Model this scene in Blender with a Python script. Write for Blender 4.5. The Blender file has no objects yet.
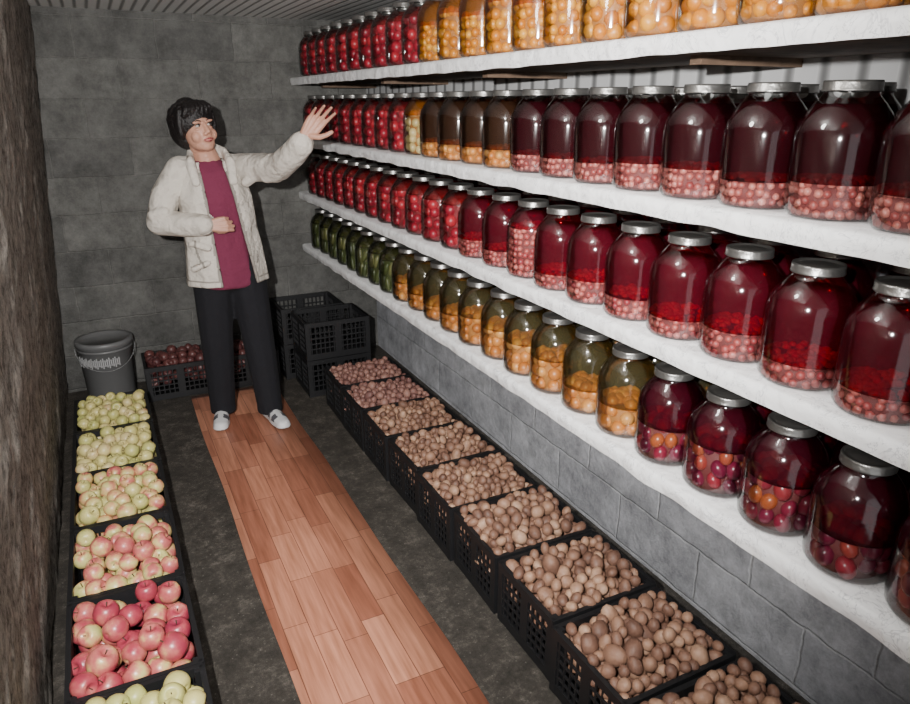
import bpy, bmesh, math, random
from mathutils import Vector, Matrix, Euler, noise
random.seed(7)
C = bpy.context.scene.collection

# ------------------------------------------------------------ mesh builder
_ico = {}
def ico(sub):
    if sub not in _ico:
        bm = bmesh.new(); bmesh.ops.create_icosphere(bm, subdivisions=sub, radius=1)
        _ico[sub] = ([v.co.copy() for v in bm.verts], [[v.index for v in f.verts] for f in bm.faces])
        bm.free()
    return _ico[sub]
class MB:
    def __init__(s): s.v=[]; s.f=[]; s.m=[]; s.s=[]
    def add(s, vs, fs, mat=0, smooth=True):
        o=len(s.v); s.v += [tuple(v) for v in vs]
        for f in fs: s.f.append([i+o for i in f]); s.m.append(mat); s.s.append(smooth)
    def sphere(s, c, r, mat=0, sub=2, M=None, R=None):
        if not hasattr(r,'__len__'): r=(r,r,r)
        V,F=ico(sub); c=Vector(c); out=[]
        for v in V:
            p=Vector((v.x*r[0],v.y*r[1],v.z*r[2]))
            if R is not None: p=R@p
            p=p+c
            if M is not None: p=M@p
            out.append(p)
        s.add(out,F,mat)
    def chain(s, pts, mat=0, sub=2, M=None, step=.35):
        def t3(r): return Vector(r) if hasattr(r,'__len__') else Vector((r,r,r))
        for i in range(len(pts)-1):
            a,b=Vector(pts[i][0]),Vector(pts[i+1][0]); ra,rb=t3(pts[i][1]),t3(pts[i+1][1])
            n=max(1,int((b-a).length/(min(min(ra),min(rb))*step))+1)
            for k in range(n+1):
                t=k/n; s.sphere(a.lerp(b,t), tuple(ra.lerp(rb,t)), mat, sub, M)
    def box(s, c, d, mat=0, M=None):
        x,y,z=c; a,b,e=d[0]/2,d[1]/2,d[2]/2
        vs=[Vector((x+i*a,y+j*b,z+k*e)) for k in(-1,1) for j in(-1,1) for i in(-1,1)]
        if M is not None: vs=[M@v for v in vs]
        s.add(vs,[[0,2,3,1],[4,5,7,6],[0,1,5,4],[2,6,7,3],[0,4,6,2],[1,3,7,5]],mat,False)
    def lathe(s, prof, n=32, mat=0, c=(0,0,0), smooth=True):
        vs=[];fs=[];idx=[]
        for r,z in prof:
            if r<1e-6: idx.append([len(vs)]); vs.append(Vector((c[0],c[1],c[2]+z)))
            else:
                idx.append(list(range(len(vs),len(vs)+n)))
                for k in range(n):
                    a=2*math.pi*k/n; vs.append(Vector((c[0]+r*math.cos(a),c[1]+r*math.sin(a),c[2]+z)))
        for A,B in zip(idx,idx[1:]):
            if len(A)==1 and len(B)==1: continue
            for k in range(n):
                k2=(k+1)%n
                if len(A)==1: fs.append([A[0],B[k2],B[k]])
                elif len(B)==1: fs.append([A[k],A[k2],B[0]])
                else: fs.append([A[k],A[k2],B[k2],B[k]])
        s.add(vs,fs,mat,smooth)
    def mesh(s,name,mats):
        me=bpy.data.meshes.new(name); me.from_pydata(s.v,[],s.f)
        for m in mats: me.materials.append(m)
        me.polygons.foreach_set('material_index',s.m); me.polygons.foreach_set('use_smooth',s.s)
        me.update(); return me
def obj(name, me, loc=(0,0,0), rot=(0,0,0), parent=None):
    o=bpy.data.objects.new(name,me); C.objects.link(o); o.location=loc; o.rotation_euler=rot
    if parent: o.parent=parent
    return o
def empty(name, loc=(0,0,0)):
    o=bpy.data.objects.new(name,None); C.objects.link(o); o.location=loc; o.empty_display_size=.1
    return o
def adopt(o,e):
    o.parent=e; o.matrix_parent_inverse=Matrix.Translation(e.location).inverted()

# ------------------------------------------------------------ materials
def newmat(name):
    m=bpy.data.materials.new(name); m.use_nodes=True; nt=m.node_tree
    b=nt.nodes['Principled BSDF']; return m,nt,b
def N(nt,t,**k):
    n=nt.nodes.new(t)
    for a,v in k.items(): setattr(n,a,v)
    return n
def ramp(nt,stops,interp='LINEAR'):
    n=N(nt,'ShaderNodeValToRGB'); cr=n.color_ramp; cr.interpolation=interp
    while len(cr.elements)<len(stops): cr.elements.new(.5)
    for e,(p,c) in zip(cr.elements,stops): e.position=p; e.color=(*c,1)
    return n
def simple(name,col,rough=.6,metal=0,bump=0,bscale=40,coat=0,var=0,bdist=.01):
    m,nt,b=newmat(name); b.inputs['Base Color'].default_value=(*col,1)
    b.inputs['Roughness'].default_value=rough; b.inputs['Metallic'].default_value=metal
    b.inputs['Coat Weight'].default_value=coat
    tc=N(nt,'ShaderNodeTexCoord')
    if bump or var:
        no=N(nt,'ShaderNodeTexNoise'); no.inputs['Scale'].default_value=bscale; no.inputs['Detail'].default_value=4
        nt.links.new(tc.outputs['Object'],no.inputs['Vector'])
    if bump:
        bp=N(nt,'ShaderNodeBump'); bp.inputs['Strength'].default_value=bump; bp.inputs['Distance'].default_value=bdist
        nt.links.new(no.outputs['Fac'],bp.inputs['Height']); nt.links.new(bp.outputs['Normal'],b.inputs['Normal'])
    if var:
        r=ramp(nt,[(.3,tuple(c*(1-var) for c in col)),(.7,tuple(min(1,c*(1+var)) for c in col))])
        nt.links.new(no.outputs['Fac'],r.inputs['Fac']); nt.links.new(r.outputs['Color'],b.inputs['Base Color'])
    return m
def block_mat(name,c1,c2,mort,ax='x',bw=.4,bh=.2,bump=.9):
    m,nt,b=newmat(name); tc=N(nt,'ShaderNodeTexCoord'); sp=N(nt,'ShaderNodeSeparateXYZ'); cb=N(nt,'ShaderNodeCombineXYZ')
    nd=N(nt,'ShaderNodeTexNoise'); nd.inputs['Scale'].default_value=14; nd.inputs['Detail'].default_value=5; nt.links.new(tc.outputs['Object'],nd.inputs['Vector'])
    md=N(nt,'ShaderNodeMixRGB',blend_type='ADD'); md.inputs[0].default_value=.02
    nt.links.new(tc.outputs['Object'],md.inputs[1]); nt.links.new(nd.outputs['Color'],md.inputs[2])
    nt.links.new(md.outputs[0],sp.inputs[0]); nt.links.new(sp.outputs['X' if ax=='x' else 'Y'],cb.inputs[0]); nt.links.new(sp.outputs['Z'],cb.inputs[1])
    br=N(nt,'ShaderNodeTexBrick'); br.inputs['Scale'].default_value=1; br.inputs['Brick Width'].default_value=bw; br.inputs['Row Height'].default_value=bh
    br.inputs['Mortar Size'].default_value=.006; br.inputs['Mortar Smooth'].default_value=.9
    br.inputs['Color1'].default_value=(*c1,1); br.inputs['Color2'].default_value=(*c2,1); br.inputs['Mortar'].default_value=(*mort,1)
    nt.links.new(cb.outputs[0],br.inputs['Vector'])
    n1=N(nt,'ShaderNodeTexNoise'); n1.inputs['Scale'].default_value=45; n1.inputs['Detail'].default_value=8; n1.inputs['Roughness'].default_value=.8
    n2=N(nt,'ShaderNodeTexNoise'); n2.inputs['Scale'].default_value=6; n2.inputs['Detail'].default_value=12; n2.inputs['Roughness'].default_value=.8
    nt.links.new(tc.outputs['Object'],n1.inputs['Vector']); nt.links.new(tc.outputs['Object'],n2.inputs['Vector'])
    mx=N(nt,'ShaderNodeMixRGB',blend_type='MULTIPLY'); mx.inputs[0].default_value=1
    rr=ramp(nt,[(.35,(.55,.55,.55)),(.65,(1.3,1.3,1.3))]); nt.links.new(n2.outputs['Fac'],rr.inputs['Fac'])
    nt.links.new(br.outputs['Color'],mx.inputs[1]); nt.links.new(rr.outputs['Color'],mx.inputs[2]); nt.links.new(mx.outputs[0],b.inputs['Base Color'])
    b.inputs['Roughness'].default_value=.95; b.inputs['Specular IOR Level'].default_value=.1
    ma=N(nt,'ShaderNodeMath',operation='MULTIPLY_ADD'); ma.inputs[1].default_value=-.4
    nt.links.new(br.outputs['Fac'],ma.inputs[0]); nt.links.new(n1.outputs['Fac'],ma.inputs[2])
    bp=N(nt,'ShaderNodeBump'); bp.inputs['Strength'].default_value=bump; bp.inputs['Distance'].default_value=.014
    nt.links.new(ma.outputs[0],bp.inputs['Height']); nt.links.new(bp.outputs['Normal'],b.inputs['Normal'])
    return m
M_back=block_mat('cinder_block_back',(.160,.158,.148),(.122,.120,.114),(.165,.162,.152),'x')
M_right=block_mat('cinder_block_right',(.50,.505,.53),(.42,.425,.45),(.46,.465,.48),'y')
def rough_wall():
    m,nt,b=newmat('rough_plaster'); tc=N(nt,'ShaderNodeTexCoord'); mp=N(nt,'ShaderNodeMapping'); mp.inputs['Scale'].default_value=(1,1.8,1.5)
    nt.links.new(tc.outputs['Object'],mp.inputs[0])
    n1=N(nt,'ShaderNodeTexNoise'); n1.inputs['Scale'].default_value=13; n1.inputs['Detail'].default_value=12; n1.inputs['Roughness'].default_value=.85
    nt.links.new(mp.outputs[0],n1.inputs['Vector'])
    r=ramp(nt,[(.4,(.14,.125,.11)),(.6,(.68,.62,.55))]); nt.links.new(n1.outputs['Fac'],r.inputs['Fac']); nt.links.new(r.outputs['Color'],b.inputs['Base Color'])
    bp=N(nt,'ShaderNodeBump'); bp.inputs['Strength'].default_value=1; bp.inputs['Distance'].default_value=.04
    nt.links.new(n1.outputs['Fac'],bp.inputs['Height']); nt.links.new(bp.outputs['Normal'],b.inputs['Normal']); b.inputs['Roughness'].default_value=.95
    b.inputs['Specular IOR Level'].default_value=.15
    return m
M_left=rough_wall()
def floor_mat():
    m,nt,b=newmat('dark_concrete'); tc=N(nt,'ShaderNodeTexCoord')
    n1=N(nt,'ShaderNodeTexNoise'); n1.inputs['Scale'].default_value=14; n1.inputs['Detail'].default_value=14; n1.inputs['Roughness'].default_value=.92
    nt.links.new(tc.outputs['Object'],n1.inputs['Vector'])
    r=ramp(nt,[(.38,(.022,.019,.015)),(.52,(.070,.060,.049)),(.63,(.24,.21,.18))]); nt.links.new(n1.outputs['Fac'],r.inputs['Fac'])
    vo=N(nt,'ShaderNodeTexVoronoi'); vo.inputs['Scale'].default_value=48; nt.links.new(tc.outputs['Object'],vo.inputs['Vector'])
    rv=ramp(nt,[(.0,(.2,.19,.17)),(.16,(0,0,0))]); nt.links.new(vo.outputs['Distance'],rv.inputs['Fac'])
    ad=N(nt,'ShaderNodeMixRGB',blend_type='ADD'); ad.inputs[0].default_value=1; nt.links.new(r.outputs['Color'],ad.inputs[1]); nt.links.new(rv.outputs['Color'],ad.inputs[2])
    nt.links.new(ad.outputs[0],b.inputs['Base Color'])
    bp=N(nt,'ShaderNodeBump'); bp.inputs['Strength'].default_value=.9; bp.inputs['Distance'].default_value=.02
    nt.links.new(n1.outputs['Fac'],bp.inputs['Height']); nt.links.new(bp.outputs['Normal'],b.inputs['Normal']); b.inputs['Roughness'].default_value=.6
    return m
M_floor=floor_mat()
def bead(name,ax,col,sc=3.2):
    m,nt,b=newmat(name); tc=N(nt,'ShaderNodeTexCoord'); w=N(nt,'ShaderNodeTexWave',bands_direction=ax); w.inputs['Scale'].default_value=sc
    nt.links.new(tc.outputs['Object'],w.inputs['Vector'])
    r=ramp(nt,[(.0,tuple(c*.3 for c in col)),(.3,col),(1,col)]); nt.links.new(w.outputs['Fac'],r.inputs['Fac']); nt.links.new(r.outputs['Color'],b.inputs['Base Color'])
    bp=N(nt,'ShaderNodeBump'); bp.inputs['Strength'].default_value=.6; bp.inputs['Distance'].default_value=.01
    nt.links.new(r.outputs['Color'],bp.inputs['Height']); nt.links.new(bp.outputs['Normal'],b.inputs['Normal']); b.inputs['Roughness'].default_value=.5
    return m
M_ceil=bead('ceiling_panelling','X',(.85,.85,.83),6.0); M_panel=bead('wall_panelling','Y',(.55,.55,.55))
def lino():
    m,nt,b=newmat('wood_print_linoleum'); tc=N(nt,'ShaderNodeTexCoord'); sp=N(nt,'ShaderNodeSeparateXYZ'); cb=N(nt,'ShaderNodeCombineXYZ')
    nt.links.new(tc.outputs['Object'],sp.inputs[0]); nt.links.new(sp.outputs['Y'],cb.inputs[0]); nt.links.new(sp.outputs['X'],cb.inputs[1])
    br=N(nt,'ShaderNodeTexBrick'); br.offset=.37; br.offset_frequency=3; br.squash=1.25; br.squash_frequency=2
    br.inputs['Scale'].default_value=1; br.inputs['Brick Width'].default_value=.30; br.inputs['Row Height'].default_value=.079
    br.inputs['Mortar Size'].default_value=.0014; br.inputs['Color1'].default_value=(.60,.27,.17,1); br.inputs['Color2'].default_value=(.34,.13,.08,1); br.inputs['Mortar'].default_value=(.18,.07,.045,1)
    nt.links.new(cb.outputs[0],br.inputs['Vector'])
    mp=N(nt,'ShaderNodeMapping'); mp.inputs['Scale'].default_value=(40,2.5,1); nt.links.new(tc.outputs['Object'],mp.inputs[0])
    n1=N(nt,'ShaderNodeTexNoise'); n1.inputs['Scale'].default_value=1.5; n1.inputs['Detail'].default_value=5; nt.links.new(mp.outputs[0],n1.inputs['Vector'])
    r=ramp(nt,[(.3,(.68,.63,.58)),(.7,(1.15,1.15,1.15))]); nt.links.new(n1.outputs['Fac'],r.inputs['Fac'])
    mx=N(nt,'ShaderNodeMixRGB',blend_type='MULTIPLY'); mx.inputs[0].default_value=1
    nt.links.new(br.outputs['Color'],mx.inputs[1]); nt.links.new(r.outputs['Color'],mx.inputs[2]); nt.links.new(mx.outputs[0],b.inputs['Base Color'])
    b.inputs['Roughness'].default_value=.42
    return m
M_lino=lino()
def oilcloth():
    m,nt,b=newmat('white_oilcloth'); tc=N(nt,'ShaderNodeTexCoord')
    vo=N(nt,'ShaderNodeTexVoronoi',feature='DISTANCE_TO_EDGE'); vo.inputs['Scale'].default_value=22
    n1=N(nt,'ShaderNodeTexNoise'); n1.inputs['Scale'].default_value=12; n1.inputs['Detail'].default_value=3; n1.inputs['Distortion'].default_value=2.5
    nt.links.new(tc.outputs['Object'],n1.inputs['Vector'])
    mm=N(nt,'ShaderNodeMixRGB'); mm.inputs[0].default_value=.3; nt.links.new(tc.outputs['Object'],mm.inputs[1]); nt.links.new(n1.outputs['Color'],mm.inputs[2]); nt.links.new(mm.outputs[0],vo.inputs['Vector'])
    r=ramp(nt,[(.0,(.45,.45,.47)),(.05,(.62,.62,.63)),(.09,(.80,.80,.80))]); nt.links.new(vo.outputs['Distance'],r.inputs['Fac'])
    r2=ramp(nt,[(.44,(.1,.1,.1)),(.53,(1,1,1))]); nt.links.new(n1.outputs['Fac'],r2.inputs['Fac'])
    mx=N(nt,'ShaderNodeMixRGB'); mx.inputs[2].default_value=(.80,.80,.80,1); nt.links.new(r2.outputs['Color'],mx.inputs[0]); nt.links.new(r.outputs['Color'],mx.inputs[1])
    nt.links.new(mx.outputs[0],b.inputs['Base Color']); b.inputs['Roughness'].default_value=.45
    n3=N(nt,'ShaderNodeTexNoise'); n3.inputs['Scale'].default_value=18; nt.links.new(tc.outputs['Object'],n3.inputs['Vector'])
    bp=N(nt,'ShaderNodeBump'); bp.inputs['Strength'].default_value=.7; bp.inputs['Distance'].default_value=.014
    nt.links.new(n3.outputs['Fac'],bp.inputs['Height']); nt.links.new(bp.outputs['Normal'],b.inputs['Normal'])
    return m
M_cloth=oilcloth()
M_wood=simple('brown_shelf_board',(.14,.09,.06),.7,bump=.3,bscale=20,var=.3)
M_black=simple('black_crate_plastic',(.008,.008,.009),.5)
M_tin=simple('tin_lid',(.24,.235,.225),.33,metal=.85,bump=.25,bscale=50)
M_wire=simple('wire',(.3,.3,.3),.35,metal=.8)

def thin_glass():
    m=bpy.data.materials.new('jar_glass'); m.use_nodes=True; nt=m.node_tree; nt.nodes.clear()
    o=N(nt,'ShaderNodeOutputMaterial'); t=N(nt,'ShaderNodeBsdfTransparent'); t.inputs[0].default_value=(.95,.96,.95,1)
    g=N(nt,'ShaderNodeBsdfGlossy'); g.inputs['Roughness'].default_value=.09; g.inputs[0].default_value=(1,1,1,1)
    f=N(nt,'ShaderNodeFresnel'); f.inputs[0].default_value=1.5
    a=N(nt,'ShaderNodeMath',operation='MULTIPLY_ADD'); a.inputs[1].default_value=.75; a.inputs[2].default_value=.025; nt.links.new(f.outputs[0],a.inputs[0])
    x=N(nt,'ShaderNodeMixShader'); nt.links.new(a.outputs[0],x.inputs[0]); nt.links.new(t.outputs[0],x.inputs[1]); nt.links.new(g.outputs[0],x.inputs[2]); nt.links.new(x.outputs[0],o.inputs[0])
    return m
M_glass=thin_glass()
def liquid(name,tr,df,fac):
    m=bpy.data.materials.new(name); m.use_nodes=True; nt=m.node_tree; nt.nodes.clear()
    o=N(nt,'ShaderNodeOutputMaterial'); t=N(nt,'ShaderNodeBsdfTransparent'); t.inputs[0].default_value=(*tr,1)
    g=N(nt,'ShaderNodeBsdfDiffuse'); g.inputs[0].default_value=(*df,1)
    x=N(nt,'ShaderNodeMixShader'); x.inputs[0].default_value=fac; nt.links.new(t.outputs[0],x.inputs[1]); nt.links.new(g.outputs[0],x.inputs[2]); nt.links.new(x.outputs[0],o.inputs[0])
    return m
def island(name,stops,rough=.4,nscale=0,nmix=.5,coat=0,bump=0):
    m,nt,b=newmat(name); g=N(nt,'ShaderNodeNewGeometry'); r=ramp(nt,stops); src=g.outputs['Random Per Island']
    tc=N(nt,'ShaderNodeTexCoord')
    if nscale:
        n=N(nt,'ShaderNodeTexNoise'); n.inputs['Scale'].default_value=nscale; n.inputs['Detail'].default_value=4; nt.links.new(tc.outputs['Object'],n.inputs['Vector'])
        rr=N(nt,'ShaderNodeMapRange'); rr.inputs[1].default_value=.32; rr.inputs[2].default_value=.68; nt.links.new(n.outputs['Fac'],rr.inputs[0])
        mx=N(nt,'ShaderNodeMix'); mx.inputs[0].default_value=nmix; nt.links.new(src,mx.inputs[2]); nt.links.new(rr.outputs[0],mx.inputs[3]); src=mx.outputs[0]
    nt.links.new(src,r.inputs['Fac']); nt.links.new(r.outputs['Color'],b.inputs['Base Color'])
    b.inputs['Roughness'].default_value=rough; b.inputs['Coat Weight'].default_value=coat
    if bump:
        n2=N(nt,'ShaderNodeTexNoise'); n2.inputs['Scale'].default_value=90; nt.links.new(tc.outputs['Object'],n2.inputs['Vector'])
        bp=N(nt,'ShaderNodeBump'); bp.inputs['Strength'].default_value=bump; bp.inputs['Distance'].default_value=.004
        nt.links.new(n2.outputs['Fac'],bp.inputs['Height']); nt.links.new(bp.outputs['Normal'],b.inputs['Normal'])
    return m

# ------------------------------------------------------------ room shell
WX=1.58; BY=4.38; CZ=2.05; FY=-.8
def slab(name,c,d,mat):
    b=MB(); b.box((0,0,0),d); return obj(name,b.mesh(name,[mat]),c)
slab('floor',(.6,(BY+FY)/2,-.05),(2.3,BY-FY+.2,.1),M_floor)
slab('ceiling',(.6,(BY+FY)/2,CZ+.05),(2.3,BY-FY+.2,.1),M_ceil)
slab('wall_back',(.6,BY+.05,CZ/2),(2.3,.1,CZ),M_back)
slab('wall_right',(WX+.05,(BY+FY)/2,CZ/2),(.1,BY-FY,CZ),M_right)
slab('trim_1',(WX-.006,(BY+FY)/2,1.73),(.012,BY-FY,.62),M_panel)
b=MB(); n=180; k=70; vs=[];fs=[]
for j in range(k+1):
    z=CZ*j/k
    for i in range(n+1):
        y=FY+(BY-FY)*i/n
        vs.append((-.345+.17*z/CZ+.010*noise.fractal(Vector((y*3,z*4,1)),1,2,4)+.006*noise.noise(Vector((y*16,z*16,7))),y,z))
for j in range(k):
    for i in range(n):
        a=j*(n+1)+i; fs.append([a,a+1,a+n+2,a+n+1])
b.add(vs,fs); b.box((-.42,(BY+FY)/2,CZ/2),(.06,BY-FY,CZ))
obj('wall_left',b.mesh('wall_left',[M_left]))

# linoleum runner
b=MB(); n=60
vs=[];fs=[]
for i in range(n+1):
    y=.6+3.4*i/n
    e=.004*math.sin(y*5); zz=.004+.0015*math.sin(y*9)
    vs+= [(.287+e,y,zz),(.525+e,y,zz),(.765+e,y,zz)]
for i in range(n):
    a=3*i; fs+=[[a,a+1,a+4,a+3],[a+1,a+2,a+5,a+4]]
b.add(vs,fs)
o=obj('linoleum_runner',b.mesh('linoleum_runner',[M_lino])); md=o.modifiers.new('s','SOLIDIFY'); md.thickness=.003; md.offset=-1

# ------------------------------------------------------------ shelves
SH=[1.735,1.400,1.080,.754]; SX=1.10; SY0=-.3; SY1=BY
for si,z in enumerate(SH):
    e=empty('storage_shelf',(SX,SY0,z))
    b=MB(); b.box(((SX+.012+WX)/2,(SY0+SY1)/2,z-.02),(WX-SX-.012,SY1-SY0,.032),0)
    y=.3
    while y<SY1:
        b.box(((SX+.14+WX)/2,y,z-.046),(WX-SX-.14,.035,.02),0); y+=.98
    o=obj('board',b.mesh('board',[M_wood])); adopt(o,e)
    b=MB(); n=260; vs=[];fs=[]
    for i in range(n+1):
        y=SY0+(SY1-SY0)*i/n; w=noise.noise(Vector((y*3,si*5,0))); w2=noise.noise(Vector((y*9,si*5,3)))
        fx=SX+.004*w
        vs+=[(WX,y,z-.001),(fx+.2,y,z),(fx+.01,y,z),(fx,y,z-.006),(fx-.003*w2-.001,y,z-.024),(fx-.004*w2+.003,y,z-.042-.004*w2)]
    for i in range(n):
        for q in range(5):
            a=6*i+q; fs.append([a,a+1,a+7,a+6])
    b.add(vs,fs); o=obj('oilcloth',b.mesh('oilcloth',[M_cloth])); adopt(o,e)

# ------------------------------------------------------------ jars
S=1.055
def pr(p): return [(r*S,z*S) for r,z in p]
GL=pr([(0,.001),(.058,0),(.069,.003),(.0755,.012),(.0775,.030),(.0775,.128),(.0765,.142),(.0725,.158),(.065,.173),(.055,.186),(.047,.195),(.0425,.201),(.0415,.208),(.0415,.214)])
def rad(z):
    z/=S; P=[(.0,.066),(.012,.0725),(.028,.0745),(.128,.0745),(.142,.0735),(.158,.0695),(.173,.062),(.186,.052),(.195,.044),(.201,.040),(.23,.039)]
    for (a,ra),(c,rc) in zip(P,P[1:]):
        if z<=c: return (ra+(rc-ra)*(z-a)/(c-a))*S
    return .039*S
def make_jar(kind,fruit,liq,core,fh,fr,shape=(1,1,1),lh=.190,seed=0):
    rnd=random.Random(seed); b=MB()
    b.lathe(GL,32,0)
    b.lathe(pr([(.0425,.2055),(.0455,.2055),(.0460,.2075),(.0452,.209),(.0452,.2185),(.044,.2225),(.041,.2225),(.0385,.2195),(.030,.2195),(.028,.2205),(0,.2205)]),32,1)
    fh*=S; lh*=S
    z=fr*shape[2]+.004
    while z<fh:
        R=rad(z)-fr*shape[0]-.0005
        n=max(3,int(2*math.pi*R/(2*fr*shape[0]*.93))); ph=rnd.random()*6
        for i in range(n):
            a=ph+2*math.pi*i/n+rnd.uniform(-.12,.12)*fr/.02; rr=fr*rnd.uniform(.86,1.06)
            RR=R-rnd.random()*fr*.35; zz=z+rnd.uniform(-.4,.4)*fr
            Rm=Matrix.Rotation(a,3,'Z')@Matrix.Rotation(rnd.uniform(-.5,.5),3,'X')
            b.sphere((RR*math.cos(a),RR*math.sin(a),max(zz,fr*shape[2]+.002)),(rr*shape[0],rr*shape[1],rr*shape[2]),2,1 if fr<.013 else 2,R=Rm)
        z+=fr*shape[2]*1.72
    for i in range(int(14*(.04/fr)) if fr<.03 else 5):
        a=rnd.random()*6.28; q=math.sqrt(rnd.random())*(rad(fh)-fr*1.3)
        b.sphere((q*math.cos(a),q*math.sin(a),fh-fr*.3),fr,2,1)
    ci=rad(fh*.5)-fr*1.1
    b.lathe([(0,.004),(ci,.004),(ci,fh-fr*.6),(0,fh-fr*.6)],20,4)
    if lh>fh:
        p=[(0,fh-fr*.4)]; st=8
        for i in range(st+1):
            zz=fh-fr*.4+(lh-fh+fr*.4)*i/st; p.append((rad(zz)-.0004,zz))
        p.append((0,lh)); b.lathe(p,32,3)
    return b.mesh(kind,[M_glass,M_tin,fruit,liq,core])
F_cherry=island('cherries_in_syrup',[(0,(.24,.045,.045)),(.5,(.36,.10,.085)),(1,(.48,.17,.14))],.4)
F_ruby=island('cherries_in_ruby_syrup',[(0,(.26,.035,.045)),(.5,(.38,.08,.075)),(1,(.48,.14,.12))],.4)
L_wine=liquid('wine_dark_syrup',(.50,.03,.06),(.045,.0045,.009),.36)
L_ruby=liquid('ruby_syrup',(.70,.08,.12),(.15,.009,.024),.30)
K_dark=simple('fruit_core_dark',(.13,.025,.025),.7)
F_plum=island('plums_in_syrup',[(0,(.07,.006,.025)),(.5,(.17,.010,.035)),(.85,(.26,.022,.035)),(1,(.34,.08,.025))],.3)
L_crim=liquid('crimson_syrup',(.55,.035,.065),(.085,.006,.018),.34)
F_apri=island('apricots',[(0,(.34,.11,.022)),(.6,(.50,.185,.04)),(1,(.56,.28,.08))],.4)
L_amber=liquid('amber_syrup',(.82,.72,.42),(.12,.105,.055),.2)
L_olive=liquid('dark_amber_syrup',(.55,.30,.10),(.05,.022,.012),.4)
K_or=simple('fruit_core_orange',(.32,.13,.03),.7)
F_tom=island('pickled_tomatoes',[(0,(.20,.006,.018)),(.6,(.30,.010,.025)),(1,(.38,.02,.03))],.4)
L_pale=liquid('tomato_brine',(.75,.30,.25),(.13,.015,.018),.3)
K_red=simple('fruit_core_red',(.17,.010,.016),.7)
F_peach=island('yellow_plums',[(0,(.40,.12,.006)),(.5,(.52,.19,.010)),(1,(.58,.28,.03))],.4)
L_gold=liquid('golden_syrup',(.85,.42,.07),(.28,.10,.006),.35)
F_pale=island('pale_pears',[(0,(.40,.30,.12)),(1,(.55,.43,.21))],.4)
F_cuc=island('pickled_cucumbers',[(0,(.03,.04,.012)),(.6,(.06,.075,.022)),(1,(.13,.13,.045))],.4,bump=.6)
L_brine=liquid('pickle_brine',(.6,.6,.35),(.06,.06,.025),.3)
K_gr=simple('fruit_core_green',(.04,.05,.012),.7)
J={}
for s in (0,1,2):
    J['cherry',s]=make_jar('cherry_jar',F_cherry,L_wine,K_dark,(.054,.064,.060)[s],.0095,lh=(.190,.186,.193)[s],seed=s)
    J['ruby',s]=make_jar('ruby_jar',F_ruby,L_ruby,K_dark,(.066,.050,.058)[s],.0098,lh=(.188,.175,.192)[s],seed=s+5)
    J['plum',s]=make_jar('plum_jar',F_plum,L_crim,K_dark,(.12,.100,.09)[s],.021,(.9,.85,1.1),seed=s+10)
    J['apricot',s]=make_jar('apricot_jar',F_apri,L_amber,K_or,(.078,.09,.07)[s],.021,seed=s+20)
    J['apricotfull',s]=make_jar('apricot_full_jar',F_apri,L_amber,K_or,(.13,.11,.145)[s],.021,seed=s+25)
    J['dark',s]=make_jar('dark_jar',F_apri,L_olive,K_or,.06,.014,seed=s+30)
    J['tomato',s]=make_jar('tomato_jar',F_tom,L_pale,K_red,.165,.024,seed=s+40)
    J['peach',s]=make_jar('peach_jar',F_peach,L_gold,K_or,(.145,.12,.155)[s],(.018,.015,.020)[s],seed=s+50)
    J['pale',s]=make_jar('pale_jar',F_pale,L_gold,K_or,.15,.02,seed=s+55)
    J['cuc',s]=make_jar('cucumber_jar',F_cuc,L_brine,K_gr,.155,.017,(.9,.9,2.4),seed=s+60)
    J['pink',s]=make_jar('pink_jar',F_ruby,L_ruby,K_dark,.15,.011,seed=s+70)
names={'cherry':'cherry_compote_jars','ruby':'cherry_compote_jars','plum':'plum_compote_jars','apricot':'apricot_compote_jars','apricotfull':'apricot_compote_jars',
 'dark':'plum_juice_jars','tomato':'pickled_tomato_jars','peach':'peach_compote_jars','pale':'pear_compote_jars','cuc':'pickled_cucumber_jars','pink':'cherry_compote_jars'}
def kind(si,y):
    if si==0: return 'peach' if y<2.6 else 'tomato'
    if si==1: return 'cherry' if y<1.92 else ('dark' if y<2.66 else ('pale' if y<2.8 else ('tomato')))
    if si==2: return 'ruby' if y<1.75 else ('pink' if y<1.92 else ('ruby' if y<2.2 else 'tomato'))
    return 'plum' if y<1.24 else ('apricot' if y<1.6 else ('apricotfull' if y<2.3 else ('apricot' if y<3.0 else 'cuc')))
groups={}
for si,z in enumerate(SH):
    for row,x0 in enumerate((SX+.095,SX+.265)):
        y=.02+(.085 if row else 0)
        while y<BY-.09:
            kd=kind(si,y+(.0 if row==0 else .04)); nm=names[kd]; key=(si,nm)
            if key not in groups: groups[key]=empty(nm,(x0,y,z))
            g=groups[key]
            jx=x0+random.uniform(-.004,.004); jy=y+random.uniform(-.001,.001)
            o=obj('jar',J[kd,random.randint(0,2)],(jx-g.location.x,jy-g.location.y,.0008),(0,0,random.random()*6.28),g)
            y+=.1670

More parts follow.
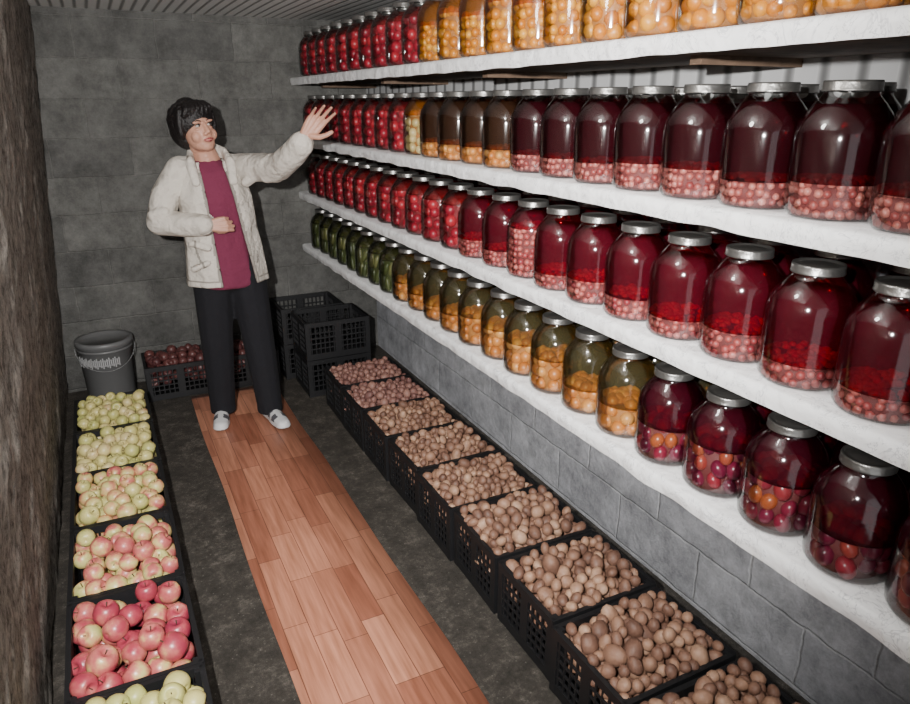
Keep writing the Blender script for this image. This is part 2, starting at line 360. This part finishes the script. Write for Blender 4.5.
# ------------------------------------------------------------ crates
def crate_mesh(lx,ly,h):
    b=MB(); t=.006
    b.box((0,0,.008),(lx,ly,.012))
    for sx in(-1,1):
        for sy in(-1,1):
            b.box((sx*(lx/2-.012),sy*(ly/2-.012),h/2),(.026,.026,h))
    def side(L,horizontal_x,off):
        def bx(u,z,du,dz,tt=t):
            if horizontal_x: b.box((u,off,z),(du,tt,dz))
            else: b.box((off,u,z),(tt,du,dz))
        bx(0,h-.012,L+.004,.026,.014); bx(0,.02,L,.035,.009)
        for z in [i for i in (h*.30,h*.44,h*.58,h*.72)]: bx(0,z,L,.007)
        n=int(L/.026)
        for i in range(1,n): bx(-L/2+L*i/n,h/2,.006,h-.03,t*.8)
        bx(0,h/2,.04,h-.02,.008)
    for s_ in(-1,1):
        side(lx-.01,True,s_*(ly/2-.004)); side(ly-.01,False,s_*(lx/2-.004))
    return b.mesh('crate_body',[M_black])
def pile(lx,ly,z0,ztop,heap,r,seed,rv=.15,nmax=500,tight=.88):
    rnd=random.Random(seed); P=[]; fails=0
    while fails<140 and len(P)<nmax:
        best=None
        for _ in range(14):
            rr=r*rnd.uniform(1-rv,1+rv)
            x=rnd.uniform(-lx/2+rr,lx/2-rr); y=rnd.uniform(-ly/2+rr,ly/2-rr); z=z0
            for (a,c,d,e) in P:
                dd=(a-x)**2+(c-y)**2; q=(rr+e)*tight
                if dd<q*q: z=max(z,d+math.sqrt(q*q-dd))
            if best is None or z<best[2]: best=(x,y,z,rr)
        x,y,z,rr=best
        lim=ztop+heap*(1-max(abs(x)/(lx/2),abs(y)/(ly/2))**2)
        if z<lim: P.append(best)
        else: fails+=1
    return P
def rrot(rnd): return Euler((rnd.random()*6.28,rnd.random()*6.28,rnd.random()*6.28)).to_matrix()
def potatoes(lx,ly,seed,mat,r=.0235,h=.22):
    rnd=random.Random(seed+100); b=MB()
    for (x,y,z,rr) in pile(lx-.004,ly-.004,.115,h+.002,.04,r,seed,.32):
        k=len(b.v); R=rrot(rnd); e=rnd.uniform(1.0,1.4)
        b.sphere((x,y,z),(rr*e,rr*1.02,rr*.9),0,2,R=R)
        off=Vector((rnd.random()*50,)*3)
        for i in range(k,len(b.v)):
            p=Vector(b.v[i]); d=p-Vector((x,y,z)); d*=1+.18*noise.noise(p*38+off); b.v[i]=tuple(Vector((x,y,z))+d)
    return b.mesh('potatoes',[mat])
AP=[(0,.62),(.18,.70),(.34,.83),(.52,.90),(.74,.78),(.93,.42),(1.0,.05),(.95,-.35),(.78,-.7),(.5,-.9),(.25,-.92),(.1,-.84),(0,-.78)]
def apples(lx,ly,seed,mat,r,h=.2,z0=.10):
    rnd=random.Random(seed+200); b=MB()
    for (x,y,z,rr) in pile(lx-.008,ly-.010,z0,h-.004,.03,r,seed,.12):
        t=MB(); t.lathe([(q*rr,w*rr*.95) for q,w in AP],20,0)
        tilt=Matrix.Rotation(rnd.random()*6.28,3,'Z')@Matrix.Rotation(rnd.uniform(-1.9,1.9),3,'X')
        t2=MB(); t2.lathe([(0,rr*.55),(rr*.04,rr*.55),(rr*.05,rr*1.02),(0,rr*1.02)],5,1)
        c=Vector((x,y,z))
        b.add([tilt@Vector(v)+c for v in t.v],t.f,0); b.add([tilt@Vector(v)+c for v in t2.v],t2.f,1)
    return b.mesh('apples',[mat,M_stem])
M_stem=simple('apple_stem',(.05,.03,.015),.8)
G=(.36,.38,.11); Y_=(.54,.47,.18); Pc=(.58,.32,.15); Pk=(.46,.13,.11); Rd=(.34,.045,.065); Rd2=(.22,.02,.05)
A1=island('green_yellow_apples',[(0,G),(.5,Y_),(.85,(.56,.45,.22)),(1,(.42,.2,.10))],.4,25,.35)
A3=island('mixed_apples',[(0,G),(.5,Y_),(.66,Pc),(.82,Pk),(1,Rd)],.38,24,.5)
A4=island('blushed_apples',[(0,G),(.36,Y_),(.48,Pc),(.62,Pk),(1,Rd)],.38,24,.55)
A5=island('red_apples',[(0,G),(.15,Y_),(.27,Pc),(.40,Pk),(.62,Rd),(1,Rd2)],.33,20,.5)
A6=island('green_apples',[(0,G),(1,Y_)],.38,22,.5)
A7=island('dark_red_apples',[(0,(.06,.018,.02)),(1,(.13,.045,.04))],.45,22,.4)
LCx,LCy,LCh=.325,.412,.20
cm=crate_mesh(LCx,LCy,LCh)
cfg=[(3.50,A1,.026),(3.08,A1,.029),(2.66,A3,.031),(2.245,A4,.033),(1.825,A5,.036),(1.405,A6,.0315)]
for i,(y,m,r) in enumerate(cfg):
    e=empty('apple_crate',(-.105,y,0)); e.rotation_euler=(0,0,random.uniform(-.008,.008)); obj('crate_body',cm,parent=e); obj('apples',apples(LCx,LCy,i+1,m,r,LCh+(.012 if i==5 else 0)),parent=e)
RCx,RCy,RCh=.375,.305,.22
cr=crate_mesh(RCx,RCy,RCh)
POT=island('potato_skin',[(0,(.095,.045,.03)),(.35,(.18,.092,.060)),(.7,(.28,.155,.098)),(1,(.44,.28,.185))],.6,30,.3,bump=.5)
POT2=island('red_potato_skin',[(0,(.11,.045,.04)),(.5,(.21,.10,.08)),(1,(.32,.17,.13))],.6,30,.3,bump=.5)
pm=[potatoes(RCx,RCy,s,POT,.0225,RCh) for s in(1,2,3)]; ps=[potatoes(RCx,RCy,s,POT,.019,RCh-.006) for s in(6,7)]; pr_=[potatoes(RCx,RCy,s,POT2,.0185,RCh-.01) for s in(4,5)]
for i in range(10):
    y=.50+.322*i
    e=empty('potato_crate',(1.145+random.uniform(-.006,.006),y,0)); e.rotation_euler=(0,0,random.uniform(-.02,.02))
    obj('crate_body',cr,parent=e); obj('potatoes',(pr_[i%2] if i>7 else (ps[i%2] if i>4 else pm[i%3])),parent=e)
c3=crate_mesh(.30,.36,.2)
for x,y in((.255,4.17),(.635,4.17)):
    e=empty('apple_crate',(x,y,0)); e.rotation_euler=(0,0,math.pi/2); obj('crate_body',c3,parent=e); obj('apples',apples(.30,.36,int(x*100),A7,.028,.2),parent=e)
for x,y,n in((1.09,3.83,2),(1.04,4.17,2)):
    for k in range(n):
        e=empty('empty_crate',(x,y,k*.222)); obj('crate_body',cr,parent=e)
# bucket
e=empty('plastic_bucket',(-.105,4.16,0))
M_bk=simple('grey_bucket_plastic',(.13,.13,.13),.4); M_lbl=simple('bucket_label',(.35,.35,.35),.5)
b=MB(); b.lathe([(0,0),(.115,0),(.122,.01),(.138,.335),(.143,.337),(.143,.35)],40,0)
b.lathe([(0,.362),(.12,.362),(.124,.372),(.146,.372),(.148,.36),(.148,.345),(.143,.343)],40,0)
b.lathe([(.1392,.315),(.1405,.315),(.1412,.330),(.1392,.330)],40,0)
for i in range(26):
    a=-math.pi*.95+i*.075
    hh=.035+.012*(i%3)
    b.box((0,0,0),(.006,.003,hh),1,M=Matrix.Translation((.1365*math.cos(a),.1365*math.sin(a),.265))@Matrix.Rotation(a+math.pi/2,4,'Z'))
    b.box((0,0,0),(.010,.003,.006),1,M=Matrix.Translation((.1365*math.cos(a),.1365*math.sin(a),.265+(.014 if i%2 else -.014)))@Matrix.Rotation(a+math.pi/2,4,'Z'))
obj('pail',b.mesh('pail',[M_bk,M_lbl]),parent=e)
b=MB(); pts=[]
for i in range(25):
    a=math.pi*i/24; pts.append(((.150*math.cos(a)),-.145*math.sin(a)*.9,.325-.11*math.sin(a)))
b.chain([(p,.0028) for p in pts],0,1,step=1.5); obj('handle',b.mesh('handle',[M_wire]),parent=e)

# ------------------------------------------------------------ woman
W=empty('woman',(.52,3.54,.005))
M_skin=simple('skin',(.48,.25,.175),.5,bump=.05,bscale=80)
M_hair=simple('dark_hair',(.007,.005,.005),.5,bump=.9,bscale=90,bdist=.008)
M_jack=simple('cream_jacket',(.56,.515,.455),.85,bump=.8,bscale=9,bdist=.06)
M_jtrim=simple('jacket_seam',(.26,.235,.205),.8)
M_sweat=simple('magenta_sweater',(.15,.018,.050),.9,bump=.5,bscale=20,bdist=.02)
M_trou=simple('black_trousers',(.004,.004,.007),.9,bump=.5,bscale=12,bdist=.02)
M_shoe=simple('white_sneaker',(.60,.60,.60),.5); M_shoe2=simple('sneaker_grey',(.08,.08,.09),.6)
M_eyew=simple('eye_white',(.45,.42,.39),.25); M_iris=simple('iris_brown',(.02,.012,.01),.2)
M_lip=simple('lips',(.32,.06,.065),.4); M_brow=simple('eyebrow',(.025,.017,.013),.8)
def solid(name,b,voxel,mats,smooth=6,post=None,sol=0):
    me=b.mesh(name,mats); o=obj(name,me)
    r=o.modifiers.new('r','REMESH'); r.mode='VOXEL'; r.voxel_size=voxel; r.use_smooth_shade=True
    sm=o.modifiers.new('s','SMOOTH'); sm.iterations=smooth; sm.factor=.5
    dg=bpy.context.evaluated_depsgraph_get(); dg.update()
    me2=bpy.data.meshes.new_from_object(o.evaluated_get(dg)); o.modifiers.clear(); o.data=me2
    me2.materials.clear()
    for m in mats: me2.materials.append(m)
    if post:
        bm=bmesh.new(); bm.from_mesh(me2); post(bm); bm.to_mesh(me2); bm.free()
    me2.polygons.foreach_set('use_smooth',[True]*len(me2.polygons))
    if sol:
        s=o.modifiers.new('sol','SOLIDIFY'); s.thickness=sol; s.offset=1
    adopt(o,W); return o
b=MB()
b.chain([((.505,3.55,.93),(.155,.108,.06)),((.51,3.555,.83),(.178,.122,.07)),((.512,3.56,.77),(.176,.120,.06))])
for hip,kn,an in (((.430,3.555,.78),(.422,3.575,.47),(.418,3.625,.085)),((.596,3.55,.78),(.618,3.535,.47),(.642,3.515,.085))):
    b.chain([(hip,(.098,.102,.09)),(kn,(.084,.082,.07)),(((kn[0]+an[0])/2,(kn[1]+an[1])/2,(kn[2]+an[2])/2),(.076,.076,.06)),(an,(.068,.072,.05)),((an[0],an[1],.055),(.069,.074,.05))])
def cutlow(z):
    def f(bm):
        g=bm.verts[:]+bm.edges[:]+bm.faces[:]
        bmesh.ops.bisect_plane(bm,geom=g,plane_co=(0,0,z),plane_no=(0,0,1),clear_inner=True)
    return f
solid('trousers',b,.009,[M_trou],3,cutlow(.045))
for nm,(x,y),yaw in (('left_shoe',(.645,3.50),.18),('right_shoe',(.410,3.62),-.22)):
    R=Matrix.Translation((x,y,.005))@Matrix.Rotation(yaw,4,'Z')
    b=MB()
    b.chain([((0,.045,.035),(.034,.036,.035)),((0,-.02,.038),(.035,.04,.036)),((0,-.09,.03),(.042,.04,.03)),((0,-.145,.024),(.038,.035,.024))],M=R,step=.3)
    b.chain([((0,.035,.06),(.035,.038,.03)),((0,.01,.075),(.036,.045,.03))],M=R)
    b.chain([((0,.05,.012),(.037,.037,.014)),((0,-.03,.012),(.037,.04,.014)),((0,-.1,.012),(.046,.04,.014)),((0,-.15,.012),(.041,.036,.014))],M=R,step=.3)
    def fl(bm):
        for v in bm.verts:
            if v.co.z<.0065: v.co.z=.0065
    sh=solid(nm,b,.005,[M_shoe,M_shoe2],3,fl)
    Ri=R.inverted()
    for p in sh.data.polygons:
        c=Ri@p.center
        if .026<c.z<.072 and abs(c.x)>.014 and (-.12<c.y<-.085 or -.06<c.y<-.03 or .0<c.y<.03): p.material_index=1
        if c.z<.010: p.material_index=1
b=MB()
b.chain([((.506,3.545,.755),(.160,.118,.03)),((.503,3.545,.90),(.150,.115,.06)),((.495,3.545,1.02),(.142,.112,.06)),((.487,3.54,1.17),(.150,.122,.07)),((.48,3.55,1.28),(.125,.092,.05)),((.472,3.555,1.335),(.062,.058,.03))],step=.3)
solid('sweater',b,.008,[M_sweat],4,cutlow(.742))
SHR,ELR,WRR=(.350,3.56,1.298),(.228,3.53,1.075),(.405,3.395,1.068)
SHL,ELL,WRL=(.618,3.55,1.303),(.745,3.29,1.322),(.806,3.10,1.430)
b=MB()
b.chain([((.506,3.545,.75),(.196,.142,.03)),((.506,3.545,.82),(.188,.140,.05)),((.503,3.545,.93),(.178,.132,.06)),((.495,3.545,1.03),(.170,.127,.06)),((.487,3.54,1.17),(.166,.135,.07)),((.482,3.55,1.27),(.145,.105,.05))],step=.3)
b.chain([(SHR,(.056,.062,.056)),((.475,3.56,1.318),(.07,.070,.05)),(SHL,(.056,.060,.056))])
b.chain([(SHR,.062),((.27,3.55,1.19),.058),(ELR,.053),((.33,3.45,1.068),.048),(WRR,.042)])
b.chain([(SHL,.060),((.69,3.42,1.312),.057),(ELL,.053),((.785,3.17,1.385),.049),(WRL,.045)])
for p,q,r in (((.20,3.50,1.11),(.25,3.47,1.13),.018),((.735,3.30,1.278),(.69,3.35,1.268),.018),((.62,3.45,1.245),(.67,3.41,1.28),.016),
              ((.345,3.445,.98),(.42,3.418,.955),.010),((.34,3.44,.86),(.41,3.41,.89),.009)):
    b.chain([(p,r),(q,r*.7)])
def lerp(a,b_,t): return a+(b_-a)*max(0,min(1,t))
A_,B_=Vector(ELR),Vector(WRR)
def xlr(z):
    t=(z-.765)/.55; return lerp(.462,.425,t),lerp(.622,.530,t)
def jpost(bm):
    cutlow(.765)(bm)
    def fd(c):
        ab=B_-A_; tt=max(0,min(1,(c-A_).dot(ab)/ab.length_squared)); return (c-(A_+ab*tt)).length
    dead=[]
    for f in bm.faces:
        c=f.calc_center_median()
        if c.y<3.53:
            xl,xr=xlr(c.z)
            if xl<c.x<xr and fd(c)>.062 and c.y>3.37: dead.append(f)
        if c.z>1.335 and abs(c.x-.473)<.072 : dead.append(f)
    bmesh.ops.delete(bm,geom=list(set(dead)),context='FACES')
    for v in bm.verts:
        if v.is_boundary and .77<v.co.z<1.34 and v.co.y<3.5 and fd(v.co)>.064:
            xl,xr=xlr(v.co.z)
            if abs(v.co.x-xl)<.013: v.co.x=xl
            elif abs(v.co.x-xr)<.013: v.co.x=xr
jk=solid('jacket',b,.008,[M_jack,M_jtrim],3,jpost,.010)
for p in jk.data.polygons:
    c=p.center; xl,xr=xlr(c.z)
    if c.z<1.3 and c.y<3.47 and (abs(c.x-xl+.006)<.006 or abs(c.x-xr-.006)<.006) and (c-A_).length>.1 and c.y>3.385: p.material_index=1
    if .790<c.z<.797: p.material_index=1
    if c.y<3.47 and .86<c.z<.99 and (abs(c.x-(.375-.25*(c.z-.92)))<.005 or abs(c.x-(.645+.25*(c.z-.92)))<.005): p.material_index=1
b=MB()
b.chain([((.398,3.443,1.255),(.022,.012,.022)),((.388,3.478,1.330),(.024,.014,.032)),((.398,3.55,1.372),(.014,.02,.030)),((.43,3.605,1.385),(.02,.014,.032)),((.475,3.622,1.388),(.02,.013,.032)),((.52,3.605,1.385),(.02,.014,.032)),((.552,3.55,1.372),(.014,.02,.030)),((.564,3.478,1.330),(.024,.014,.032)),((.562,3.440,1.255),(.022,.012,.022))],step=.4)
solid('jacket_collar',b,.005,[M_jack],4)
HC=Vector((.432,3.515,1.487))
H=Matrix.Translation(HC)@Matrix.Rotation(math.radians(22),4,'Z')@Matrix.Rotation(math.radians(-9),4,'X')@Matrix.Rotation(math.radians(-7),4,'Y')
b=MB()
b.sphere((0,.012,.03),(.073,.090,.080),M=H,sub=3); b.sphere((0,-.02,-.03),(.064,.068,.074),M=H,sub=3)
b.sphere((0,-.052,-.086),(.032,.026,.022),M=H); b.sphere((0,-.035,-.072),(.050,.044,.034),M=H)
for s_ in(-1,1):
    b.sphere((s_*.037,-.055,-.038),(.026,.025,.028),M=H)
    b.sphere((s_*.028,-.076,.020),(.024,.010,.008),M=H)
    b.sphere((s_*.012,-.090,-.034),(.0095,.009,.0075),M=H)
    b.sphere((s_*.074,.006,-.008),(.009,.016,.028),M=H)
    b.sphere((s_*.029,-.0715,-.009),(.015,.010,.006),M=H)
b.chain([((0,-.080,.010),(.008,.010,.01)),((0,-.098,-.026),(.012,.012,.010))],M=H)
b.sphere((0,-.080,-.058),(.022,.012,.013),M=H)
b.chain([(H@Vector((0,.02,-.05)),.052),((.455,3.55,1.40),.054),((.475,3.56,1.33),.062)])
solid('head',b,.0035,[M_skin],3)
b=MB()
for s_ in(-1,1):
    b.sphere((s_*.028,-.0745,.0045),(.0125,.0085,.0060),0,M=H)
    b.sphere((s_*.028+.002,-.0800,.0050),(.0058,.0042,.0052),1,M=H)
    b.chain([((s_*.015,-.0855,.022),.0026),((s_*.030,-.0850,.027),.0030),((s_*.044,-.076,.022),.0022)],2,1,M=H,step=.8)
    b.chain([((s_*.016,-.083,.009),.0018),((s_*.029,-.0835,.0120),.0024),((s_*.041,-.0765,.009),.0018)],2,1,M=H,step=.8)
b.chain([((-.022,-.082,-.058),.0028),((-.006,-.0905,-.0555),.0040),((.006,-.0905,-.0555),.0040),((.022,-.082,-.058),.0028)],3,1,M=H,step=.6)
b.chain([((-.018,-.083,-.0625),.0028),((0,-.0905,-.066),.0046),((.018,-.083,-.0625),.0028)],3,1,M=H,step=.6)
o=obj('face_features',b.mesh('face_features',[M_eyew,M_iris,M_brow,M_lip])); adopt(o,W)
# hair: one rounded mop covering crown, sides and nape, swept locks over the forehead
b=MB(); rnd=random.Random(5)
b.sphere((0,.022,.040),(.094,.100,.092),M=H,sub=3); b.sphere((0,.050,.0),(.096,.074,.092),M=H,sub=3)
def hl(p,d,l,r):
    # short lock following the head surface
    p=Vector(p); pts=[(p,r)]; c=Vector((0,.03,.03)); R0=(p-c).length
    for q in range(3):
        p=p+Vector(d)*l/3; n=(p-c).normalized(); p=c+n*(R0-.0015*q); pts.append((p.copy(),r*(1-.22*(q+1))))
    b.chain(pts,M=H,sub=1,step=.6)
for i in range(120):
    th=rnd.uniform(0,6.28); ph=rnd.uniform(-.35,1.5)
    nrm=Vector((math.cos(th)*math.cos(ph),math.sin(th)*math.cos(ph),math.sin(ph)))
    p=Vector((nrm.x*.091,.025+nrm.y*.095,.040+nrm.z*.088))
    if p.y<.0 and p.z<.085: continue
    if p.y<.03 and p.z<.0: continue
    hl(p,(nrm.x*.6+rnd.uniform(-.3,.3),.2+rnd.uniform(-.3,.3),-.8),.05,.013)
# fringe locks falling across the brow, and locks in front of the ears
for x0,x1 in ((-.055,-.070),(-.038,-.056),(-.020,-.040),(0,-.018),(.020,.012),(.040,.040),(.056,.062)):
    b.chain([((x0*.8,-.046,.098),.015),((x0,-.066,.080),.014),((x1,-.074+abs(x1)*.28,.056),.008)],M=H,sub=2,step=.5)
for s_ in(-1,1):
    for dy in (-.028,-.010,.010,.028):
        b.chain([((s_*.070,dy,.075),.018),((s_*.083,dy+.002,.035),.015),((s_*.085,dy+.012,-.004-.35*dy*-1),.013),((s_*.078,dy+.020,-.034+dy*-.2),.008)],M=H,sub=2,step=.5)
solid('hair',b,.0045,[M_hair],3)
def hand(name,wrist,along,normal,side,curls,thumb,L=.17,spread=.10):
    y=Vector(along).normalized(); z=(-Vector(normal)); z=(z-y*z.dot(y)).normalized(); x=y.cross(z)
    Mh=Matrix.Translation(wrist)@Matrix(((x.x,y.x,z.x,0),(x.y,y.y,z.y,0),(x.z,y.z,z.z,0),(0,0,0,1)))@Matrix.Scale(L/.18,4)
    b=MB()
    b.chain([((0,-.035,0),(.026,.022,.019)),((0,.0,0),(.028,.018,.015))],M=Mh)
    fx=[.031,.0105,-.0105,-.030]; fy=[.086,.090,.086,.078]; ln=[(.038,.024,.019),(.043,.027,.020),(.039,.025,.019),(.030,.019,.017)]
    fr=[.0092,.0094,.009,.0082]
    for i in range(4):
        X=side*fx[i]
        b.chain([((X*.55,.005,0),.014),((X*.9,.055,0),.0135),((X,fy[i],0),.0115)],M=Mh,sub=2)
        p=Vector((X,fy[i],0)); ang=0; sp=side*spread*(1.5-i)*.9
        pts=[(p,fr[i]+.001)]
        for q in range(3):
            ang+=curls[i][q]
            d=Vector((math.sin(sp)*math.cos(ang),math.cos(sp)*math.cos(ang),-math.sin(ang)))
            p=p+d*ln[i][q]; pts.append((p.copy(),fr[i]*(1-.1*(q+1))))
        b.chain(pts,M=Mh,sub=2,step=.4)
    t0=Vector((side*.018,.018,-.006)); pts=[(t0,.015)]; p=t0.copy()
    for d,l,r in thumb:
        d=Vector((side*d[0],d[1],d[2])).normalized(); p=p+d*l; pts.append((p.copy(),r))
    b.chain(pts,M=Mh,sub=2,step=.35)
    return solid(name,b,.0032,[M_skin],3)
hand('left_hand',Vector(WRL)+Vector((.014,-.02,.032)),(.60,-.25,.80),(-.25,-.95,-.1),-1,
     [(.25,.2,.15),(.30,.22,.15),(.34,.25,.15),(.45,.3,.2)],[((.80,.50,-.30),.038,.0130),((.55,.85,-.2),.032,.0110),((.4,.95,-.1),.026,.0095)],.175,.10)
hand('right_hand',Vector(WRR)+Vector((.018,-.018,.0)),(.93,-.25,.05),(.1,.95,-.2),1,
     [(.75,1.0,.6),(.85,1.1,.6),(.9,1.15,.6),(1.0,1.2,.6)],[((.5,.8,-.5),.034,.0125),((.1,.9,-.6),.028,.0105),((-.2,.8,-.7),.02,.009)],.16,.04)

# ------------------------------------------------------------ lights & camera
def light(name,t,loc,e,col=(1,1,1),**k):
    l=bpy.data.lights.new(name,t); l.energy=e; l.color=col
    for a,v in k.items(): setattr(l,a,v)
    o=bpy.data.objects.new(name,l); C.objects.link(o); o.location=loc; return o
fl=light('camera_flash','SPOT',(-.18,.10,1.72),560,(1,.985,.965),spot_size=math.radians(116),spot_blend=1,shadow_soft_size=.02)
d=Vector((.75,3.5,.80))-fl.location; fl.rotation_euler=d.to_track_quat('-Z','Y').to_euler()
light('ceiling_bulb_light','POINT',(.42,1.10,1.93),14,(1,.97,.93),shadow_soft_size=.08)
w=bpy.data.worlds.new('world'); bpy.context.scene.world=w; w.use_nodes=True
w.node_tree.nodes['Background'].inputs[0].default_value=(.97,.98,1,1); w.node_tree.nodes['Background'].inputs[1].default_value=1.1
cam=bpy.data.cameras.new('camera'); co=bpy.data.objects.new('camera',cam); C.objects.link(co)
co.location=(0,0,1.6); co.rotation_euler=(math.radians(90-19.65),0,math.radians(-26.46)); cam.lens=700/910*36; cam.sensor_width=36; cam.clip_start=.01
bpy.context.scene.camera=co
